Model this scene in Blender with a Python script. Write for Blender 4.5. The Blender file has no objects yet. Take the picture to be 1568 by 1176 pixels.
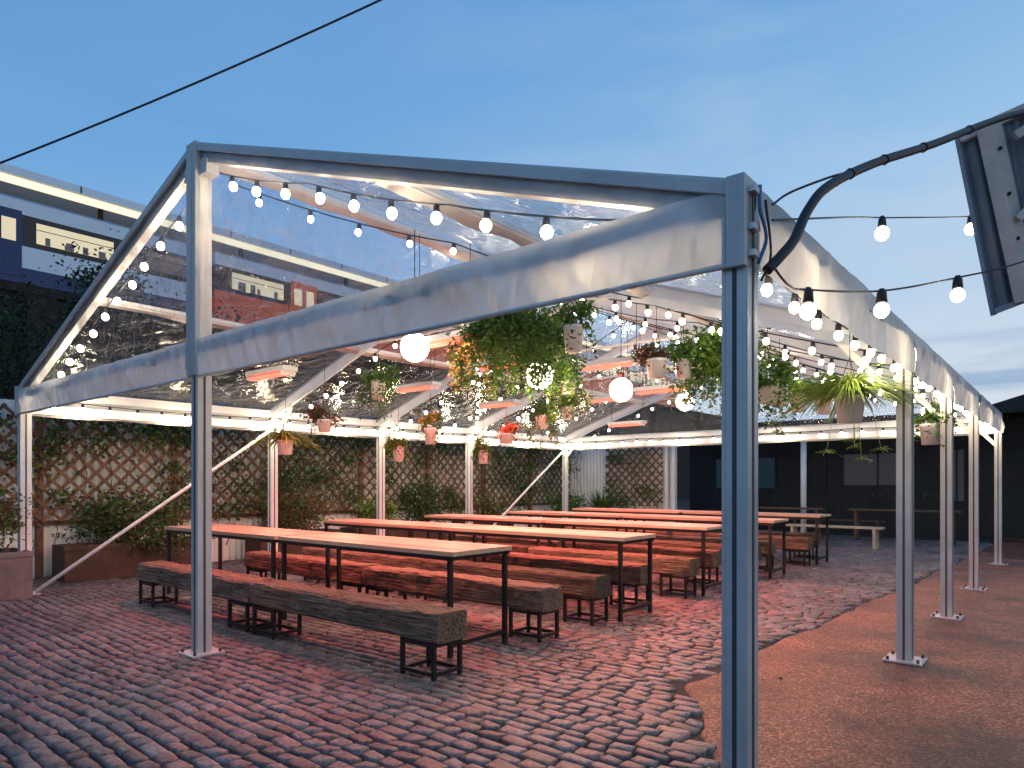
import bpy, math, random, bmesh
from mathutils import Vector, Matrix, noise
random.seed(7)
R=random.random
def U(a,b): return a+(b-a)*random.random()
scene=bpy.context.scene
scene.view_settings.view_transform='Standard'; scene.view_settings.look='None'; scene.view_settings.exposure=0
AX=math.radians(39.6)
D1=Vector((math.sin(AX),math.cos(AX),0)); D2=Vector((-math.cos(AX),math.sin(AX),0))
P0=Vector((.875,2.62,0))
def W(s,t,z=0): return P0+D1*s+D2*t+Vector((0,0,z))
UP=Vector((0,0,1))

# ------------------------------------------------------------- materials
MATS={}
def mat(name,c1,c2=None,rough=.6,metal=0,scale=8,bump=0,bscale=40,stretch=None,emit=None,estr=0,spec=.5,objrand=0,trans=0,detail=6,rrough=None,bdist=.02):
    if name in MATS: return MATS[name]
    m=bpy.data.materials.new(name); m.use_nodes=True; nt=m.node_tree; N=nt.nodes; L=nt.links
    b=N['Principled BSDF']; b.inputs['Roughness'].default_value=rough; b.inputs['Metallic'].default_value=metal
    b.inputs['Specular IOR Level'].default_value=spec
    b.inputs['Base Color'].default_value=(*c1,1)
    tc=N.new('ShaderNodeTexCoord'); mp=N.new('ShaderNodeMapping'); L.new(tc.outputs['Object'],mp.inputs[0])
    if stretch: mp.inputs['Scale'].default_value=stretch
    if c2:
        n=N.new('ShaderNodeTexNoise'); n.inputs['Scale'].default_value=scale; n.inputs['Detail'].default_value=detail; n.inputs['Roughness'].default_value=.65
        L.new(mp.outputs[0],n.inputs['Vector'])
        r=N.new('ShaderNodeValToRGB'); r.color_ramp.elements[0].position=.32; r.color_ramp.elements[1].position=.68
        r.color_ramp.elements[0].color=(*c1,1); r.color_ramp.elements[1].color=(*c2,1)
        L.new(n.outputs['Fac'],r.inputs[0]); out=r.outputs[0]
        if objrand:
            oi=N.new('ShaderNodeObjectInfo'); h=N.new('ShaderNodeHueSaturation'); mr=N.new('ShaderNodeMapRange')
            mr.inputs['To Min'].default_value=1-objrand; mr.inputs['To Max'].default_value=1+objrand
            L.new(oi.outputs['Random'],mr.inputs[0]); L.new(mr.outputs[0],h.inputs['Value']); L.new(out,h.inputs['Color']); out=h.outputs[0]
        L.new(out,b.inputs['Base Color'])
        if rrough:
            m2=N.new('ShaderNodeMapRange'); m2.inputs['To Min'].default_value=rrough[0]; m2.inputs['To Max'].default_value=rrough[1]
            L.new(n.outputs['Fac'],m2.inputs[0]); L.new(m2.outputs[0],b.inputs['Roughness'])
    if bump:
        n=N.new('ShaderNodeTexNoise'); n.inputs['Scale'].default_value=bscale; n.inputs['Detail'].default_value=6
        L.new(mp.outputs[0],n.inputs['Vector'])
        bp=N.new('ShaderNodeBump'); bp.inputs['Strength'].default_value=bump; bp.inputs['Distance'].default_value=bdist
        L.new(n.outputs['Fac'],bp.inputs['Height']); L.new(bp.outputs[0],b.inputs['Normal'])
    if emit:
        b.inputs['Emission Color'].default_value=(*emit,1); b.inputs['Emission Strength'].default_value=estr
    if trans:
        tr=N.new('ShaderNodeBsdfTranslucent'); tr.inputs[0].default_value=(*c1,1)
        mx=N.new('ShaderNodeMixShader'); mx.inputs[0].default_value=trans
        L.new(b.outputs[0],mx.inputs[1]); L.new(tr.outputs[0],mx.inputs[2]); L.new(mx.outputs[0],N['Material Output'].inputs[0])
    MATS[name]=m; return m

ALU=mat('aluminium_frame',(.46,.455,.45),(.62,.61,.60),rough=.36,metal=.25,scale=2.2,bump=.05,rrough=(.25,.5))
ALUW=mat('white_coated_frame',(.70,.70,.69),(.82,.82,.81),rough=.4,scale=3,rrough=(.3,.55))
DARKG=mat('dark_groove',(.05,.05,.055),rough=.5)
PVC=mat('white_pvc_fabric',(.62,.62,.62),(.80,.80,.79),rough=.3,scale=2.2,bump=.6,bscale=9,trans=.27,rrough=(.2,.45),stretch=(1,1,.5))
STEEL=mat('black_steel',(.018,.018,.02),(.045,.035,.03),rough=.45,metal=.6,scale=30)
CABLE=mat('black_rubber',(.012,.012,.014),rough=.5)
WOOD=mat('old_sleeper_timber',(.035,.024,.018),(.26,.175,.12),rough=.8,scale=6,stretch=(.5,8,8),bump=1,bscale=7,objrand=.45,bdist=.03,spec=.25)
TOP=mat('table_top_timber',(.40,.27,.18),(.57,.42,.29),rough=.36,scale=3,stretch=(.5,8,8),bump=.12,bscale=10,objrand=.22,rrough=(.25,.5))
LATT=mat('lattice_timber',(.10,.045,.025),(.22,.105,.06),rough=.8,scale=5,bump=.3)
CORR=mat('corrugated_metal',(.68,.66,.62),(.84,.83,.80),rough=.45,scale=1.6,spec=.5)
CORRD=mat('corrugated_grey_roof',(.16,.19,.23),(.27,.30,.34),rough=.5,metal=.3,scale=2)
POT=mat('white_pot',(.74,.73,.71),(.82,.81,.80),rough=.35,scale=9)
G1=mat('leaf_dark',(.03,.075,.015),(.07,.14,.025),rough=.5,scale=12,trans=.3)
G2=mat('leaf_mid',(.08,.18,.02),(.15,.27,.035),rough=.5,scale=12,trans=.35)
G3=mat('leaf_light',(.24,.36,.06),(.42,.52,.14),rough=.45,scale=12,trans=.35)
GR=mat('leaf_red',(.16,.035,.02),(.26,.08,.04),rough=.5,scale=12,trans=.3)
GB=mat('leaf_brown',(.10,.05,.02),(.16,.09,.03),rough=.6,scale=12,trans=.2)
GD=mat('leaf_darkest',(.012,.02,.008),(.025,.035,.012),rough=.6,scale=5)  # darkest leaf green, mixed at random with the other leaf tones
BARK=mat('bark',(.04,.03,.022),(.08,.06,.045),rough=.9,scale=12,bump=.6)
PLANT=mat('planter_concrete',(.15,.13,.12),(.24,.21,.19),rough=.85,scale=6,bump=.4)
PLW=mat('planter_timber',(.035,.018,.013),(.075,.04,.028),rough=.7,scale=5,bump=.3)
SOIL=mat('soil',(.02,.014,.01),rough=.95)
BULB=mat('lit_bulb',(1,1,1),emit=(1,.88,.68),estr=22)
GLOBE=mat('lit_globe',(1,1,1),emit=(1,.90,.70),estr=8)
GLOBE.cycles.emission_sampling='NONE'; BULB.cycles.emission_sampling='NONE'
HEAT=mat('heater_tube',(.5,.05,.02),emit=(1,.16,.10),estr=2.2); HEAT.cycles.emission_sampling='NONE'
HOUS=mat('heater_housing',(.6,.6,.6),rough=.3,metal=.7)

# ------------------------------------------------------------- mesh builder
class MB:
    def __init__(s): s.v=[]; s.f=[]; s.m=[]; s.mats=[]; s.sm=[]
    def mi(s,m):
        if m not in s.mats: s.mats.append(m)
        return s.mats.index(m)
    def add(s,vs,fs,m,smooth=False):
        o=len(s.v); i=s.mi(m); s.v.extend([tuple(v) for v in vs])
        for f in fs: s.f.append([o+k for k in f]); s.m.append(i); s.sm.append(smooth)
    def hexa(s,o,a,b,c,m):
        o=Vector(o);a=Vector(a);b=Vector(b);c=Vector(c)
        vs=[o,o+a,o+a+b,o+b,o+c,o+a+c,o+a+b+c,o+b+c]
        s.add(vs,[(0,3,2,1),(4,5,6,7),(0,1,5,4),(1,2,6,5),(2,3,7,6),(3,0,4,7)],m)
    def box(s,x0,x1,y0,y1,z0,z1,m): s.hexa((x0,y0,z0),(x1-x0,0,0),(0,y1-y0,0),(0,0,z1-z0),m)
    def boxst(s,s0,s1,t0,t1,z0,z1,m): s.hexa(W(s0,t0,z0),D1*(s1-s0),D2*(t1-t0),UP*(z1-z0),m)
    def beam(s,p,q,w,h,m,up=UP):
        p=Vector(p);q=Vector(q);d=(q-p).normalized(); x=d.cross(up)
        if x.length<1e-3: x=d.cross(Vector((1,0,0)))
        x.normalize(); y=x.cross(d).normalized()
        s.hexa(p-x*w/2-y*h/2,q-p,x*w,y*h,m)
    def tube(s,pts,r,m,n=8,rs=None,cap=True):
        pts=[Vector(p) for p in pts]; vs=[];fs=[]
        for i,p in enumerate(pts):
            d=(pts[min(i+1,len(pts)-1)]-pts[max(i-1,0)]).normalized()
            x=d.cross(UP)
            if x.length<1e-2: x=Vector((1,0,0))
            x.normalize(); y=x.cross(d)
            rr=rs[i] if rs else r
            for k in range(n):
                a=2*math.pi*k/n; vs.append(p+x*math.cos(a)*rr+y*math.sin(a)*rr)
        for i in range(len(pts)-1):
            for k in range(n):
                k2=(k+1)%n; fs.append((i*n+k,i*n+k2,(i+1)*n+k2,(i+1)*n+k))
        if cap: fs.append(tuple(range(n))[::-1]); fs.append(tuple((len(pts)-1)*n+k for k in range(n)))
        s.add(vs,fs,m,n>5)
    def lathe(s,c,prof,m,n=16,smooth=True):
        c=Vector(c);vs=[];fs=[]
        for (r,z) in prof:
            for k in range(n):
                a=2*math.pi*k/n; vs.append(c+Vector((math.cos(a)*r,math.sin(a)*r,z)))
        for i in range(len(prof)-1):
            for k in range(n):
                k2=(k+1)%n; fs.append((i*n+k,i*n+k2,(i+1)*n+k2,(i+1)*n+k))
        s.add(vs,fs,m,smooth)
    def ball(s,c,r,m,n=10,k=6,sz=1):
        s.lathe(c,[(max(1e-4,r*math.sin(math.pi*i/k)),-r*sz*math.cos(math.pi*i/k)) for i in range(k+1)],m,n)
    def leaf(s,c,size,m,d=None,asp=.5):
        c=Vector(c)
        if d is None: d=Vector((U(-1,1),U(-1,1),U(-1,.6)))
        d=d.normalized(); x=d.cross(Vector((U(-1,1),U(-1,1),U(-1,1))))
        if x.length<1e-3: x=Vector((1,0,0))
        x.normalize(); n=d.cross(x)*.12*size
        s.add([c,c+d*size*.45+x*size*asp*.5+n,c+d*size,c+d*size*.45-x*size*asp*.5+n],[(0,1,2),(0,2,3)],m)
    def obj(s,name,parent=None,loc=None,rotz=0):
        me=bpy.data.meshes.new(name); me.from_pydata(s.v,[],s.f)
        for m in s.mats: me.materials.append(m)
        me.polygons.foreach_set('material_index',s.m); me.polygons.foreach_set('use_smooth',s.sm); me.update()
        o=bpy.data.objects.new(name,me); scene.collection.objects.link(o)
        if parent: o.parent=parent
        if loc is not None: o.location=loc
        o.rotation_euler=(0,0,rotz); return o
def empty(name):
    e=bpy.data.objects.new(name,None); scene.collection.objects.link(e); return e
def smooth_path(pts,k=6):
    P=[Vector(p) for p in pts]; P=[P[0]*2-P[1]]+P+[P[-1]*2-P[-2]]; out=[]
    for i in range(1,len(P)-2):
        a,b_,c,d=P[i-1],P[i],P[i+1],P[i+2]
        for j in range(k):
            u=j/k; out.append(.5*((2*b_)+(c-a)*u+(2*a-5*b_+4*c-d)*u*u+(3*b_-a-3*c+d)*u**3))
    out.append(P[-2]); return out

# ------------------------------------------------------------- camera
cam=bpy.data.cameras.new('camera'); cam.lens=24; cam.sensor_width=36; cam.shift_y=152/1568; cam.clip_end=2000; cam.clip_start=.05
co=bpy.data.objects.new('camera',cam); co.location=(0,0,1.35); co.rotation_euler=(math.pi/2,0,0)
scene.collection.objects.link(co); scene.camera=co

# ------------------------------------------------------------- world
w=bpy.data.worlds.new('World'); scene.world=w; w.use_nodes=True; nt=w.node_tree; N=nt.nodes; L=nt.links
bg=N['Background']; tc=N.new('ShaderNodeTexCoord'); sp=N.new('ShaderNodeSeparateXYZ'); L.new(tc.outputs['Generated'],sp.inputs[0])
rp=N.new('ShaderNodeValToRGB'); cr=rp.color_ramp
cr.elements[0].position=0; cr.elements[0].color=(.68,.79,.92,1)
cr.elements[1].position=1; cr.elements[1].color=(.08,.24,.58,1)
for p,c in ((.12,(.53,.71,.92)),(.28,(.35,.60,.90)),(.5,(.165,.42,.80))):
    e=cr.elements.new(p); e.color=(*c,1)
mx=N.new('ShaderNodeMath'); mx.operation='MULTIPLY_ADD'; mx.inputs[1].default_value=-.24; L.new(sp.outputs['X'],mx.inputs[0]); L.new(sp.outputs['Z'],mx.inputs[2])
L.new(mx.outputs[0],rp.inputs[0])
mp=N.new('ShaderNodeMapping'); mp.inputs['Scale'].default_value=(1.5,1.5,6); mp.inputs['Rotation'].default_value=(.15,.3,.4); L.new(tc.outputs['Generated'],mp.inputs[0])
nz=N.new('ShaderNodeTexNoise'); nz.inputs['Scale'].default_value=1.5; nz.inputs['Detail'].default_value=7; nz.inputs['Roughness'].default_value=.52; nz.inputs['Distortion'].default_value=.3
L.new(mp.outputs[0],nz.inputs['Vector'])
cl=N.new('ShaderNodeMapRange'); cl.inputs['From Min'].default_value=.42; cl.inputs['From Max'].default_value=.8; cl.inputs['To Max'].default_value=.5; L.new(nz.outputs['Fac'],cl.inputs[0])
fx=N.new('ShaderNodeMapRange'); fx.inputs['From Min'].default_value=-.2; fx.inputs['From Max'].default_value=.6; fx.inputs['To Min'].default_value=.1; L.new(sp.outputs['X'],fx.inputs[0])
mm=N.new('ShaderNodeMath'); mm.operation='MULTIPLY'; L.new(cl.outputs[0],mm.inputs[0]); L.new(fx.outputs[0],mm.inputs[1])
mc=N.new('ShaderNodeMixRGB'); L.new(mm.outputs[0],mc.inputs[0]); L.new(rp.outputs[0],mc.inputs[1]); mc.inputs[2].default_value=(.82,.87,.94,1)
mp2=N.new('ShaderNodeMapping'); mp2.inputs['Scale'].default_value=(2.2,2.2,16); L.new(tc.outputs['Generated'],mp2.inputs[0])
n2=N.new('ShaderNodeTexNoise'); n2.inputs['Scale'].default_value=1.7; n2.inputs['Detail'].default_value=8; L.new(mp2.outputs[0],n2.inputs['Vector'])
c2=N.new('ShaderNodeMapRange'); c2.inputs['From Min'].default_value=.46; c2.inputs['From Max'].default_value=.62; c2.inputs['To Max'].default_value=.75; L.new(n2.outputs['Fac'],c2.inputs[0])
lz=N.new('ShaderNodeMapRange'); lz.inputs['From Min'].default_value=.22; lz.inputs['From Max'].default_value=.12; L.new(sp.outputs['Z'],lz.inputs[0])
m3=N.new('ShaderNodeMath'); m3.operation='MULTIPLY'; L.new(c2.outputs[0],m3.inputs[0]); L.new(lz.outputs[0],m3.inputs[1])
mc2=N.new('ShaderNodeMixRGB'); L.new(m3.outputs[0],mc2.inputs[0]); L.new(mc.outputs[0],mc2.inputs[1]); mc2.inputs[2].default_value=(.24,.42,.68,1)
sk=N.new('ShaderNodeTexSky'); sk.sky_type='NISHITA'; sk.sun_disc=False; sk.sun_elevation=math.radians(3); sk.sun_rotation=math.radians(70)
sc=N.new('ShaderNodeVectorMath'); sc.operation='SCALE'; sc.inputs['Scale'].default_value=.12; L.new(sk.outputs[0],sc.inputs[0])
ms=N.new('ShaderNodeMixRGB'); ms.inputs[0].default_value=.05; L.new(mc2.outputs[0],ms.inputs[1]); L.new(sc.outputs[0],ms.inputs[2])
L.new(ms.outputs[0],bg.inputs[0]); bg.inputs[1].default_value=.93
sun=bpy.data.lights.new('sun','SUN'); sun.energy=.08; sun.angle=math.radians(15); sun.color=(1,.85,.7)
so=bpy.data.objects.new('sun',sun); scene.collection.objects.link(so); so.rotation_euler=(math.radians(80),0,math.radians(110))

# ------------------------------------------------------------- ground
gm=mat('yard_ground',(.025,.021,.019),(.045,.038,.034),rough=.9,scale=3,bump=.6,bscale=60)
b=MB(); b.add([(-400,-200,0),(400,-200,0),(400,600,0),(-400,600,0)],[(0,1,2,3)],gm); b.obj('ground')
def tb(s):
    n=noise.noise(Vector((s*1.3,3.1,0)))*.09+noise.noise(Vector((s*5,7.7,0)))*.05
    return min(.66*s-.05,1.0-.05*max(0,s-2))+n if s<14 else .4+n
am=bpy.data.materials.new('red_exposed_aggregate'); am.use_nodes=True; nt=am.node_tree;N=nt.nodes;L=nt.links;bs=N['Principled BSDF']
tc=N.new('ShaderNodeTexCoord'); vo=N.new('ShaderNodeTexVoronoi'); vo.inputs['Scale'].default_value=85; L.new(tc.outputs['Object'],vo.inputs['Vector'])
n1=N.new('ShaderNodeTexNoise'); n1.inputs['Scale'].default_value=1.1; n1.inputs['Detail'].default_value=9; n1.inputs['Roughness'].default_value=.62; L.new(tc.outputs['Object'],n1.inputs['Vector'])
hs=N.new('ShaderNodeSeparateColor'); L.new(vo.outputs['Color'],hs.inputs[0])
r1=N.new('ShaderNodeValToRGB'); r1.color_ramp.elements[0].color=(.10,.036,.018,1); r1.color_ramp.elements[1].color=(.54,.27,.15,1); e=r1.color_ramp.elements.new(.6); e.color=(.24,.09,.042,1)
L.new(hs.outputs[0],r1.inputs[0])
r2=N.new('ShaderNodeValToRGB'); r2.color_ramp.elements[0].position=.38; r2.color_ramp.elements[1].position=.62; r2.color_ramp.elements[0].color=(.34,.34,.36,1); r2.color_ramp.elements[1].color=(1.2,1.05,1,1); L.new(n1.outputs['Fac'],r2.inputs[0])
mu=N.new('ShaderNodeMixRGB'); mu.blend_type='MULTIPLY'; mu.inputs[0].default_value=1; L.new(r1.outputs[0],mu.inputs[1]); L.new(r2.outputs[0],mu.inputs[2]); L.new(mu.outputs[0],bs.inputs['Base Color'])
bp=N.new('ShaderNodeBump'); bp.inputs['Strength'].default_value=.8; bp.inputs['Distance'].default_value=.008; bp.invert=True; L.new(vo.outputs['Distance'],bp.inputs['Height']); L.new(bp.outputs[0],bs.inputs['Normal']); bs.inputs['Roughness'].default_value=.5
vs=[];fs=[]; ns=400
for i in range(ns+1):
    s=-8+i*(48/ns)
    vs+= [W(s,tb(s),.0),W(s,tb(s)-.03,.014),W(s,-40,.014)]
for i in range(ns):
    fs+=[(3*i,3*i+3,3*i+4,3*i+1),(3*i+1,3*i+4,3*i+5,3*i+2)]
b=MB(); b.add(vs,fs,am); b.obj('asphalt_pavement')
cm=bpy.data.materials.new('cobble_setts'); cm.use_nodes=True; nt=cm.node_tree;N=nt.nodes;L=nt.links;bs=N['Principled BSDF']
at=N.new('ShaderNodeAttribute'); at.attribute_name='stone'; tc=N.new('ShaderNodeTexCoord')
n1=N.new('ShaderNodeTexNoise'); n1.inputs['Scale'].default_value=38; n1.inputs['Detail'].default_value=6; L.new(tc.outputs['Object'],n1.inputs['Vector'])
r2=N.new('ShaderNodeValToRGB'); r2.color_ramp.elements[0].position=.3; r2.color_ramp.elements[1].position=.72; r2.color_ramp.elements[0].color=(.45,.45,.45,1); r2.color_ramp.elements[1].color=(1.3,1.25,1.2,1); L.new(n1.outputs['Fac'],r2.inputs[0])
n5=N.new('ShaderNodeTexNoise'); n5.inputs['Scale'].default_value=.9; n5.inputs['Detail'].default_value=5; L.new(tc.outputs['Object'],n5.inputs['Vector'])
r5=N.new('ShaderNodeValToRGB'); r5.color_ramp.elements[0].position=.35; r5.color_ramp.elements[1].position=.65; r5.color_ramp.elements[0].color=(.62,.63,.66,1); r5.color_ramp.elements[1].color=(1.15,1.12,1.1,1); L.new(n5.outputs['Fac'],r5.inputs[0])
mu=N.new('ShaderNodeMixRGB'); mu.blend_type='MULTIPLY'; mu.inputs[0].default_value=1; L.new(at.outputs['Color'],mu.inputs[1]); L.new(r2.outputs[0],mu.inputs[2])
mu5=N.new('ShaderNodeMixRGB'); mu5.blend_type='MULTIPLY'; mu5.inputs[0].default_value=1; L.new(mu.outputs[0],mu5.inputs[1]); L.new(r5.outputs[0],mu5.inputs[2]); L.new(mu5.outputs[0],bs.inputs['Base Color'])
bp=N.new('ShaderNodeBump'); bp.inputs['Strength'].default_value=.6; bp.inputs['Distance'].default_value=.009; L.new(n1.outputs['Fac'],bp.inputs['Height']); L.new(bp.outputs[0],bs.inputs['Normal']); bs.inputs['Roughness'].default_value=.46
V=[];F=[];C=[]
s=-4
while s<16:
    cw=U(.084,.104); t=-2.5+U(0,.2)
    while t<10.6:
        ln=U(.11,.20)
        tc_=t+ln/2; sc_=s+cw/2+.04*math.sin(t*.9+s*.3)+.02*math.sin(t*2.3)+.03*noise.noise(Vector((s*.8,t*.8,3)))
        if tc_>tb(sc_)+.04:
            g=.006; hx=ln/2-g; hy=cw/2-g; base=noise.noise(Vector((sc_*.7,tc_*.7,0)))*.018+U(-.003,.003)
            tilt=U(-.005,.005); tilt2=U(-.004,.004); o=len(V)
            j=[(U(-.01,.01),U(-.007,.007)) for _ in range(4)]
            for (ins,z) in ((0,-.025),(.001,.006),(.006,.0155),(.018,.0195)):
                for k,(a,c) in enumerate(((-1,-1),(1,-1),(1,1),(-1,1))):
                    V.append(tuple(W(sc_+c*(hy-ins)+j[k][1],tc_+a*(hx-ins)+j[k][0],z+base+(a*tilt+c*tilt2 if z>0 else 0))))
            for q in range(3):
                for k in range(4):
                    k2=(k+1)%4; F.append((o+q*4+k2,o+q*4+k,o+q*4+4+k,o+q*4+4+k2))
            F.append((o+15,o+14,o+13,o+12))
            v=U(.10,.23); q=U(0,1)
            col=(v*1.05,v*.97,v*.94) if q<.6 else ((v*1.18,v*.86,v*.79) if q<.84 else (v*.88,v*.9,v*.93))
            C.append((*col,1))
        t+=ln
    s+=cw
me=bpy.data.meshes.new('cobblestone_paving'); me.from_pydata(V,[],F); me.materials.append(cm)
ca=me.color_attributes.new('stone','FLOAT_COLOR','POINT'); flat=[]
for c in C: flat+=list(c)*16
ca.data.foreach_set('color',flat); me.polygons.foreach_set('use_smooth',[True]*len(F)); me.update()
scene.collection.objects.link(bpy.data.objects.new('cobblestone_paving',me))
b=MB()
for _ in range(260):
    s_,t_=U(-3,12),U(-2,10); p=W(s_,t_,.032); a=U(0,6.28)
    b.leaf(p,U(.02,.045),random.choice([GB,GR,GB,G1]),Vector((math.cos(a),math.sin(a),U(-.05,.25))),.6)
b.obj('fallen_leaves')

# ------------------------------------------------------------- marquee
SS=[0,3.27,5.42,7.75,11.2]; TW=8.7; TM=4.3; EZ=2.48; RZ=3.99; VB=2.17
tent=empty('clear_roof_marquee')
def roofz(t): return EZ+(RZ-EZ)*(t/TM if t<TM else (TW-t)/(TW-TM))
b=MB()
def leg(s,t,top,m=ALU,wd=.1):
    p=W(s,t)
    a=D1; c=D2
    b.hexa(p-a*.055-c*wd/2+UP*.02,a*.11,c*wd,UP*(top-.02),m)
    for sg in (-1,1):
        b.hexa(p-a*.008+c*(sg*(wd/2+.0015)-.0015)+UP*.03,a*.016,c*.003,UP*(top-.05),DARKG)
        b.hexa(p+a*(sg*.0565-.0015)-c*.008+UP*.03,a*.003,c*.016,UP*(top-.05),DARKG)
        b.hexa(p+a*(sg*.0575-.002)-c*(wd/2-.004)+UP*.03,a*.004,c*.010,UP*(top-.05),m)
        b.hexa(p+a*(sg*.0575-.002)+c*(wd/2-.014)+UP*.03,a*.004,c*.010,UP*(top-.05),m)
    b.hexa(p-a*.13-c*.13+UP*.018,a*.26,c*.26,UP*.012,m)
    for sx in(-1,1):
        for sy in(-1,1): b.tube([p+a*.1*sx+c*.1*sy+UP*.03,p+a*.1*sx+c*.1*sy+UP*.055],.012,DARKG,6)
for s in SS:
    leg(s,0,EZ-.03); leg(s,TW,EZ-.03,ALUW)
leg(0,TM,RZ-.1); leg(11.2,TM,RZ-.1,ALUW)
b.obj('legs',tent)
b=MB()
for i,s in enumerate(SS):
    m=ALU if i==0 else ALUW
    b.beam(W(s,-.02,EZ-.06),W(s,TM,RZ-.06),.07,.12,m); b.beam(W(s,TM,RZ-.06),W(s,TW+.02,EZ-.06),.07,.12,m)
    if i>0:
        for (t0,t1) in ((0,.5),(TW,TW-.5)):
            b.beam(W(s,t0,roofz(t0)-.12-.42),W(s,t1,roofz(t1)-.14),.035,.05,m)
    b.hexa(W(s-.05,TM-.18,RZ-.26),D1*.1,D2*.36,UP*.12,m)
    if i>0: b.tube([W(s,TM-1.9,roofz(TM-1.9)-.12),W(s,TM+1.9,roofz(TM+1.9)-.12)],.018,m,6)
b.obj('rafters',tent)
b=MB()
for (t,z,wd) in ((TM,RZ-.05,.09),(TM/2,roofz(TM/2)-.06,.07),(TM+(TW-TM)/2,roofz(TM+(TW-TM)/2)-.06,.07)):
    b.beam(W(0,t,z),W(11.2,t,z),wd,.06,ALUW)
b.beam(W(0,0,EZ-.05),W(11.2,0,EZ-.05),.1,.1,ALU); b.beam(W(0,TW,EZ-.05),W(11.2,TW,EZ-.05),.1,.1,ALUW)
b.beam(W(0,0,EZ-.08),W(0,TW,EZ-.08),.06,.08,ALU); b.beam(W(11.2,0,EZ-.08),W(11.2,TW,EZ-.08),.06,.08,ALUW)
b.beam(W(0,TW-.02,VB+.07),W(11.2,TW-.02,VB+.07),.05,.11,ALUW); b.beam(W(11.2-.02,0,VB+.07),W(11.2-.02,TW,VB+.07),.05,.11,ALUW)
b.tube([W(.08,TW-.1,.05),W(3.25,TW-.1,VB+.05)],.024,ALUW,8)
b.tube([W(7.8,TW-.1,.05),W(11.1,TW-.1,VB+.05)],.024,ALUW,8)
b.obj('purlins_and_braces',tent)
b=MB()
for i,s in enumerate(SS):
    for t0,t1 in ((0,TM),(TM,TW)):
        b.beam(W(s,t0,roofz(t0)+.012),W(s,t1,roofz(t1)+.012),.10,.02,ALU)
        b.beam(W(s-.065*(i==0),t0,roofz(t0)-.02),W(s-.065*(i==0),t1,roofz(t1)-.02),.02,.05,PVC)
        if i==0: continue
        n=44; vs=[]
        for k in range(n+1):
            t=t0+(t1-t0)*k/n; zz=roofz(t)-.125; dz=.06+.035*noise.noise(Vector((t*2,s,0)))
            vs+=[W(s-.05,t,zz+.02),W(s-.09+.035*noise.noise(Vector((t*4,s,5))),t,zz-dz)]
        b.add(vs,[(2*k,2*k+1,2*k+3,2*k+2) for k in range(n)],PVC,True)
for tt in (TM,TM/2,TM+(TW-TM)/2):
    n=90; vs=[]
    for k in range(n+1):
        s=11.2*k/n; zz=roofz(tt)-.07; vs+=[W(s,tt+.05,zz),W(s,tt+.03+.03*noise.noise(Vector((s*3,tt,5))),zz-.06-.03*noise.noise(Vector((s*2,tt,0)))),W(s,tt-.05,zz)]
    b.add(vs,[(3*k,3*k+1,3*k+4,3*k+3) for k in range(n)]+[(3*k+1,3*k+2,3*k+5,3*k+4) for k in range(n)],PVC,True)
b.obj('keder_strips',tent)
cm=bpy.data.materials.new('clear_pvc'); cm.use_nodes=True; nt=cm.node_tree;N=nt.nodes;L=nt.links; N.remove(N['Principled BSDF'])
tr=N.new('ShaderNodeBsdfTransparent'); tr.inputs[0].default_value=(.91,.93,.96,1); gl=N.new('ShaderNodeBsdfGlossy'); gl.inputs['Roughness'].default_value=.05; gl.inputs[0].default_value=(1,1,1,1)
df=N.new('ShaderNodeBsdfDiffuse'); df.inputs[0].default_value=(.7,.72,.75,1)
tc=N.new('ShaderNodeTexCoord'); nz=N.new('ShaderNodeTexNoise'); nz.inputs['Scale'].default_value=3; nz.inputs['Detail'].default_value=5; nz.inputs['Distortion'].default_value=1.5; L.new(tc.outputs['Object'],nz.inputs['Vector'])
bp=N.new('ShaderNodeBump'); bp.inputs['Strength'].default_value=.6; bp.inputs['Distance'].default_value=.08; L.new(nz.outputs['Fac'],bp.inputs['Height']); L.new(bp.outputs[0],gl.inputs['Normal'])
fr=N.new('ShaderNodeFresnel'); fr.inputs[0].default_value=1.5; L.new(bp.outputs[0],fr.inputs['Normal'])
m1=N.new('ShaderNodeMixShader'); L.new(fr.outputs[0],m1.inputs[0]); L.new(tr.outputs[0],m1.inputs[1]); L.new(gl.outputs[0],m1.inputs[2])
m2=N.new('ShaderNodeMixShader')
n3=N.new('ShaderNodeTexNoise'); n3.inputs['Scale'].default_value=1.6; n3.inputs['Detail'].default_value=9; n3.inputs['Distortion'].default_value=3; L.new(tc.outputs['Object'],n3.inputs['Vector'])
mr=N.new('ShaderNodeMapRange'); mr.inputs['From Min'].default_value=.5; mr.inputs['From Max'].default_value=.75; mr.inputs['To Min'].default_value=.015; mr.inputs['To Max'].default_value=.15; L.new(n3.outputs['Fac'],mr.inputs[0])
L.new(mr.outputs[0],m2.inputs[0]); L.new(m1.outputs[0],m2.inputs[1]); L.new(df.outputs[0],m2.inputs[2]); L.new(m2.outputs[0],N['Material Output'].inputs[0])
b=MB()
def sheet(f,nu,nv,m,sm=True):
    vs=[];fs=[]
    for i in range(nu+1):
        for j in range(nv+1): vs.append(f(i/nu,j/nv))
    for i in range(nu):
        for j in range(nv):
            a=i*(nv+1)+j; fs.append((a,a+1,a+nv+2,a+nv+1))
    b.add(vs,fs,m,sm)
for a,c in zip(SS[:-1],SS[1:]):
    for t0,t1 in ((0,TM),(TM,TW)):
        def f(u,v,a=a,c=c,t0=t0,t1=t1):
            s=a+(c-a)*u; t=t0+(t1-t0)*v
            e=math.sin(math.pi*u)*math.sin(math.pi*v)
            sag=-.05*e+.02*noise.noise(Vector((s*2,t*2,1)))*abs(e)**.5
            return W(s,t,roofz(t)+.003+sag)
        sheet(f,24,30,cm)
b.obj('clear_roof_sheets',tent)
b=MB()
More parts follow.
